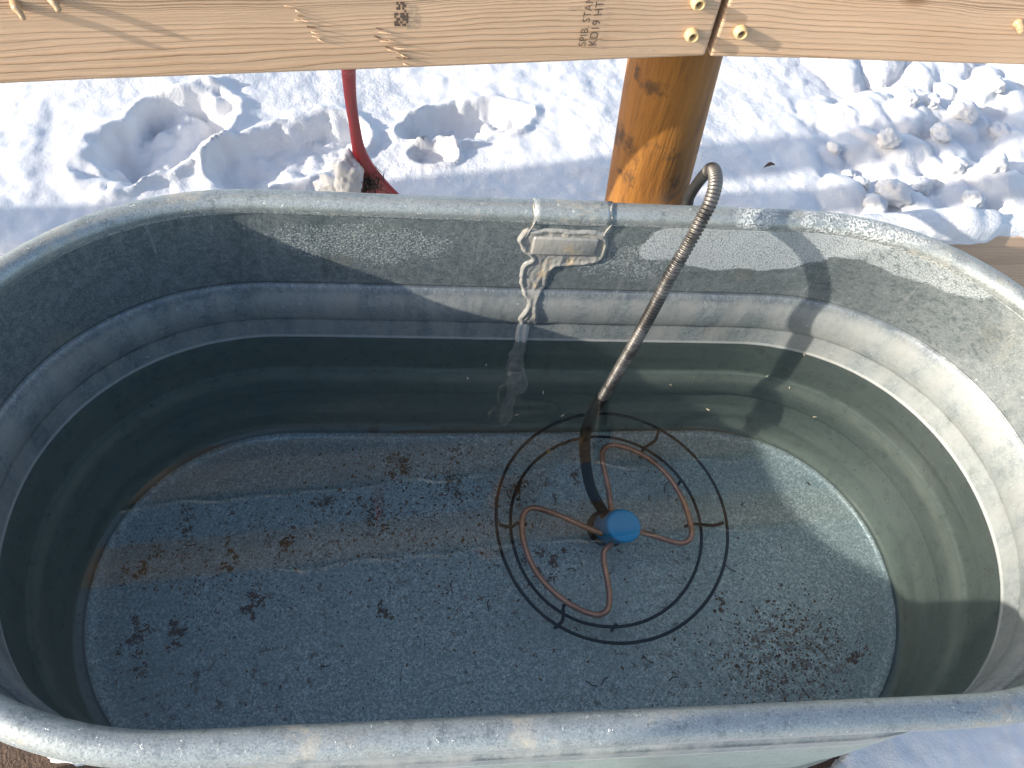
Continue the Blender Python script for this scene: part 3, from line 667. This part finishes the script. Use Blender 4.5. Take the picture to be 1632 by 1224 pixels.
def stamp(txt, rail, x, z, size):
    cu = bpy.data.curves.new('stamp', 'FONT'); cu.body = txt; cu.size = size; cu.space_character = 1.05
    to = bpy.data.objects.new('stamp_tmp', cu); COL.objects.link(to)
    dg = bpy.context.evaluated_depsgraph_get(); me = bpy.data.meshes.new_from_object(to.evaluated_get(dg)); bpy.data.objects.remove(to)
    c = on_rail(rail, x, z)
    for v in me.vertices: tx, tz = v.co.x, v.co.y; v.co = Vector((c.x - tz, -0.0016, c.z + tx))
    me.materials.clear(); me.materials.append(INK); o = bpy.data.objects.new('grade_stamp', me); COL.objects.link(o); o.parent = rail
stamp('SPIB. STAND', railL, 0.0235, 0.1965, 0.0118); stamp('KD19 HT', railL, 0.0355, 0.1965, 0.0128)
V, F = [], []
for i in range(7):
    for j in range(9):
        if rng.random() < 0.55:
            c = on_rail(railL, -0.184 + i * 0.0020, 0.221 + j * 0.0030, -0.0016); b0 = len(V)
            V += [c, c + Vector((0.0022, 0, 0)), c + Vector((0.0022, 0, 0.0029)), c + Vector((0, 0, 0.0029))]; F.append((b0, b0 + 1, b0 + 2, b0 + 3))
sub('grade_stamp', V, F, INK, railL, False)
# splintered gouges on the left board
for gx, gz, n_, slant in ((-0.285, 0.225, 9, -0.6), (-0.200, 0.195, 14, -0.5)):
    for k in range(n_):
        t = k / n_; c = on_rail(railL, gx + t * 0.03 + random.uniform(-.004, .004), gz - t * 0.055 * abs(slant) * 1.4 + 0.02 + random.uniform(-.004, .004), -0.0008)
        L = random.uniform(0.006, 0.018); a = c + Vector((-L * .4, 0.001, 0)); b = c + Vector((L * .6, -random.uniform(0.0015, 0.005), random.uniform(-.002, .002))); hw = Vector((0, 0, random.uniform(0.0006, 0.0016)))
        sub('splinter', [a - hw, a + hw, b, a.lerp(b, .5) + Vector((0, -0.0012, 0))], [(0, 3, 1), (1, 3, 2), (0, 2, 3)], random.choice((PINE_B, TWIG, PINE_A)), railL, False)

# snow lying along the rails
def snow_cap(rail, x0, x1, width, hgt, seed, label, drop=None):
    n = int((x1 - x0) / 0.008); m = 12; V, F = [], []
    top = 0.14
    for i in range(n + 1):
        x = x0 + (x1 - x0) * i / n
        e = min(1.0, i / 6, (n - i) / 6); hh = hgt * (0.75 + 0.9 * noise.noise(Vector((x * 5, seed, 0))) + 0.3 * noise.noise(Vector((x * 24, seed, 2)))) * math.sqrt(max(e, 0.02))
        fr = -0.009 + 0.020 * noise.noise(Vector((x * 9, seed, 5))) + 0.006 * noise.noise(Vector((x * 40, seed, 6)))
        for k in range(m + 1):
            a = math.pi * k / m; y = 0.019 - math.cos(a) * (0.019 - fr if k < m / 2 else 0.02)
            z = top + max(hh, 0.002) * math.sin(a) ** 0.55 + 0.003 * noise.noise(Vector((x * 30, k * .7, seed)))
            if k in (0, m): z = top - 0.004
            V.append((x, y, z))
    for i in range(n):
        for k in range(m): F.append((i * (m + 1) + k, i * (m + 1) + k + 1, (i + 1) * (m + 1) + k + 1, (i + 1) * (m + 1) + k))
    o = mesh_obj('snow_ridge', V, F, SNOW); o.matrix_world = rail.matrix_basis.copy()
    tag(o, label, 'snow'); return o
snow_cap(railLow, 0.0, 3.6, 0.038, 0.034, 1.0, 'strip of white snow lying on the low fence rail')
snow_cap(railL, 0.02, 2.83, 0.038, 0.024, 2.0, 'thin snow on the stamped fence rail, mirrored in the water')
snow_cap(railR, 0.01, 3.6, 0.038, 0.020, 3.0, 'thin snow on the clean fence rail right of the joint')
snow_cap(railUL, 2.20, 2.83, 0.038, 0.055, 4.0, 'thick snow on the uppermost rail, ending in a blunt lump')
snow_cap(railUR, 0.01, 3.6, 0.038, 0.030, 5.0, 'snow on the uppermost rail right of the post')

# ================================================================== RED TOOL, SNOW LUMPS, DEBRIS
TOOL = [(-0.222, 0.41, 0.86, 0.0125), (-0.223, 0.411, 0.84, 0.0125), (-0.228, 0.422, 0.58, 0.0115), (-0.2355, 0.448, 0.30, 0.0105), (-0.2445, 0.5, 0.0721, 0.0100), (-0.2477, 0.5229, 0.0294, 0.0096), (-0.2502, 0.5612, -0.0478, 0.0086), (-0.2494, 0.5939, -0.1192, 0.0086), (-0.2475, 0.6224, -0.1866, 0.0106), (-0.2412, 0.6445, -0.2417, 0.0153), (-0.2345, 0.6608, -0.2844, 0.0235), (-0.2273, 0.6796, -0.3359, 0.0385), (-0.2182, 0.7, -0.3952, 0.060)]
tc = spline([W(p[:3]) for p in TOOL], 5); tw = [v.x for v in spline([(p[3], 0, 0) for p in TOOL], 5)]
V, F = [], []; seg = 24
for i, p in enumerate(tc):
    t = (tc[min(i + 1, len(tc) - 1)] - tc[max(i - 1, 0)]).normalized(); u = Vector((1, 0, 0)); u = (u - t * u.dot(t)).normalized(); v = t.cross(u)
    for k in range(seg):
        a = 2 * math.pi * k / seg; V.append(p + u * tw[i] * math.cos(a) + v * min(tw[i] * 0.75, 0.010) * math.sin(a))
for i in range(len(tc) - 1):
    for k in range(seg): k2 = (k + 1) % seg; F.append((i * seg + k, i * seg + k2, (i + 1) * seg + k2, (i + 1) * seg + k))
F.append(tuple(range(seg))); F.append(tuple((len(tc) - 1) * seg + k for k in range(seg)))
tool = mesh_obj('shovel', V, F, REDP); tag(tool, 'red plastic shovel with flared neck standing in snow behind the fence', 'shovel')
def blobmesh(name, c, r, sc, seed, rough=0.35, sub_=4):
    bm = bmesh.new(); bmesh.ops.create_icosphere(bm, subdivisions=sub_, radius=1)
    for v in bm.verts:
        n = v.co.normalized(); d = 1 + rough * noise.noise(n * 1.6 + Vector((seed, 0, 0))) + rough * .5 * noise.noise(n * 4 + Vector((0, seed, 0))) + rough * 0.2 * noise.noise(n * 10 + Vector((0, 0, seed)))
        v.co = Vector((n.x * sc[0], n.y * sc[1], n.z * sc[2])) * r * d
    o = bm_obj(name, bm, SNOWC); o.location = W(c); return o
b = blobmesh('snow_clump', (-0.2675, 0.628, -0.250), 0.034, (0.72, 0.7, 1.25), 3.3); tag(b, 'tall lump of packed snow stuck to the red shovel neck', 'snow')
b = blobmesh('snow_clump', (-0.290, 0.645, -0.298), 0.036, (1.0, 0.7, 0.9), 8.1); tag(b, 'low heap of snow piled left of the red shovel', 'snow')
# dark fibrous tuft at the shovel foot
V, F = [], []
for k in range(260):
    c = Vector((-0.238 + random.gauss(0, .011), 0.640 + random.gauss(0, .007), -0.285 + random.gauss(0, .013))); d = Vector((random.gauss(0, 1), random.gauss(0, .6), random.gauss(0.3, 1))).normalized()
    L = random.uniform(.008, .022); s_ = d.cross(Vector((0, 1, 0.1))).normalized() * 0.0007; b0 = len(V); mid = c + d * L * .5 + Vector((random.gauss(0, .002), 0, random.gauss(0, .002)))
    V += [W(c - s_), W(c + s_), W(mid + s_), W(mid - s_), W(c + d * L)]; F += [(b0, b0 + 1, b0 + 2, b0 + 3), (b0 + 3, b0 + 2, b0 + 4)]
t_ = mesh_obj('grass_tuft', V, F, TUFT, None, False); tag(t_, 'dark tuft of dead grass at the foot of the red shovel', 'grass')
CH = [(0.8096, 0.8422, 0.0185), (0.8142, 0.7712, 0.0301), (0.8641, 0.8019, 0.0324), (0.8095, 0.8948, 0.0162), (1.1517, 1.1017, 0.0324), (1.1359, 0.8967, 0.0301), (1.0625, 1.0167, 0.0255), (1.013, 1.1354, 0.0278), (0.9093, 0.9732, 0.0255), (0.9555, 0.8552, 0.0255), (1.0478, 0.7937, 0.0231), (1.2484, 1.0645, 0.0278), (1.0472, 0.9009, 0.0231), (1.0873, 1.1421, 0.0208), (1.2639, 1.1937, 0.0231), (0.8699, 0.7199, 0.0255), (0.7876, 0.964, 0.0162)]
for i, (x, y, r) in enumerate(CH):
    b = blobmesh('snow_chunk', (x, y, snow_z(x, y) + r * 0.25), r, (1.1, 0.95, 0.8), i * 3.7, 0.28); b.rotation_euler = (0, 0, i * 1.3)
    tag(b, 'rounded chunk of snow in the trampled snow beyond the low rail', 'snow', 'snow chunks in the trampled snow')
b = blobmesh('snow_clump', (-0.735, -0.255, -0.655), 0.05, (1.1, .7, .5), 5.5); tag(b, 'clump of snow on bare soil at the near foot of the tank', 'snow')
# curled leaf in the snow
V, F = [], []; lx, ly = 0.6095, 0.8838; lz = snow_z(lx, ly)
for i in range(9):
    t = i / 8; wv = 0.005 * math.sin(math.pi * t) + 0.0006
    for s_ in (-1, 0, 1): V.append(W((lx + (t - .5) * 0.028, ly + s_ * wv + 0.010 * (t - .5) , lz + 0.005 + 0.006 * math.sin(math.pi * t) + 0.003 * abs(s_))))
for i in range(8):
    for s_ in (0, 1): F.append((i * 3 + s_, i * 3 + s_ + 1, i * 3 + s_ + 4, i * 3 + s_ + 3))
lf = mesh_obj('leaf', V, F, TWIG); tag(lf, 'curled brown leaf lying on shaded snow beyond the tank', 'leaf')
# bits of straw and needles floating on the water and stuck to the wall
def stick(name, pts, r, mat, label, cat, group=None):
    o = tube(name, spline([W(p) for p in pts], 4), r, mat, None, 6); tag(o, label, cat, group); return o
stick('straw', [(0.548, 0.232, -0.150), (0.563, 0.222, -0.170), (0.575, 0.212, -0.205), (0.583, 0.206, -0.225)], 0.0008, STRAWM, 'bent straw stem stuck to the sunlit end wall', 'straw')
for i in range(14):
    x, y = random.uniform(-0.1, 0.5), random.uniform(0.15, 0.27); a = random.uniform(0, 6.3); L = random.uniform(.0025, .006)
    stick('straw', [(x, y, ZWL + .0008), (x + L * .5 * math.cos(a), y + L * .5 * math.sin(a), ZWL + .0012), (x + L * math.cos(a), y + L * math.sin(a), ZWL + .0008)], 0.0006, STRAWM, 'tiny pale chaff floating on the water', 'chaff', 'chaff floating on the water')
for i in range(16):
    x, y = random.uniform(-0.55, 0.45), random.uniform(-0.2, 0.2); a = random.uniform(0, 6.3); L = random.uniform(.008, .026); zf = ZF + 0.003
    stick('twig', [(x, y, zf), (x + L * .5 * math.cos(a), y + L * .5 * math.sin(a), zf + .003), (x + L * math.cos(a + .3), y + L * math.sin(a + .3), zf)], 0.0008, TWIG, 'short dark twig lying on the tank floor', 'twig', 'twigs on the tank floor')
# settled silt crumbs on the tank floor: nobody could count them
V, F = [], []
clusters = [((0.40, -0.14), .06, 1100), ((0.47, -0.09), .045, 450), ((-0.35, 0.10), .10, 500), ((-0.15, 0.06), .09, 400), ((-0.50, 0.03), .07, 300), ((-0.11, 0.155), .09, 800), ((-0.25, 0.165), .06, 160), ((-0.05, 0.12), .05, 140), ((-0.40, -0.02), .008, 260), ((-0.385, -0.008), .006, 160), ((-0.505, -0.045), .007, 260), ((-0.556, -0.053), .014, 420), ((0.06, 0.05), .016, 520), ((-0.174, 0.2215), .012, 380), ((-0.563, 0.0465), .009, 260), ((-0.51, 0.12), .009, 220), ((0.333, -0.03), .007, 180), ((0.54, -0.13), .007, 160), ((-0.30, 0.155), .009, 260), ((-0.44, 0.055), .008, 220), ((-0.36, 0.075), .009, 240), ((-0.22, 0.125), .013, 300), ((-0.08, 0.185), .014, 320), ((-0.55, -0.10), .008, 160), ((-0.50, -0.075), .005, 110), ((-0.20, -0.03), .006, 130), ((0.02, 0.17), .010, 200), ((0.12, 0.19), .008, 140), ((0.0, 0.0), .33, 1500)]
for (cx, cy), sg, n_ in clusters:
    n_ = int(n_ * 0.7) if sg < 0.02 else n_
    th = random.uniform(0, 3.14); seeds = []
    for j in range(7):          # each patch is a ragged drift of several little heaps
        u, v = random.gauss(0, sg * 1.5), random.gauss(0, sg * 0.7)
        seeds.append((cx + u * math.cos(th) - v * math.sin(th), cy + u * math.sin(th) + v * math.cos(th), sg * random.uniform(0.12, 0.7)))
    for k in range(n_):
        if sg < 0.03: a0, b0_, s0 = random.choice(seeds); x, y = a0 + random.gauss(0, s0), b0_ + random.gauss(0, s0)
        else: x, y = cx + random.gauss(0, sg), cy + random.gauss(0, sg * .8)
        if (max(abs(x) - S / 2, 0) / 0.27) ** 2 + (y / 0.26) ** 2 > 1: continue
        r = abs(random.gauss(0.0005, 0.0006)) + 0.0003; b0 = len(V); a = random.uniform(0, 6.3); st = random.uniform(1, 2.2)
        for j in range(5):
            t = a + 2 * math.pi * j / 5; rr = r * random.uniform(.6, 1.3); px, py = rr * math.cos(t) * st, rr * math.sin(t); V.append((x + px * math.cos(a) - py * math.sin(a), y + px * math.sin(a) + py * math.cos(a), ZR + ZF + 0.0008))
        V.append((x, y, ZR + ZF + 0.0008 + r * .9)); F += [(b0 + j, b0 + (j + 1) % 5, b0 + 5) for j in range(5)]
sl_ = mesh_obj('silt', V, F, SILT, None, False); tag(sl_, 'brown silt crumbs settled on the tank floor', 'silt', kind='stuff')
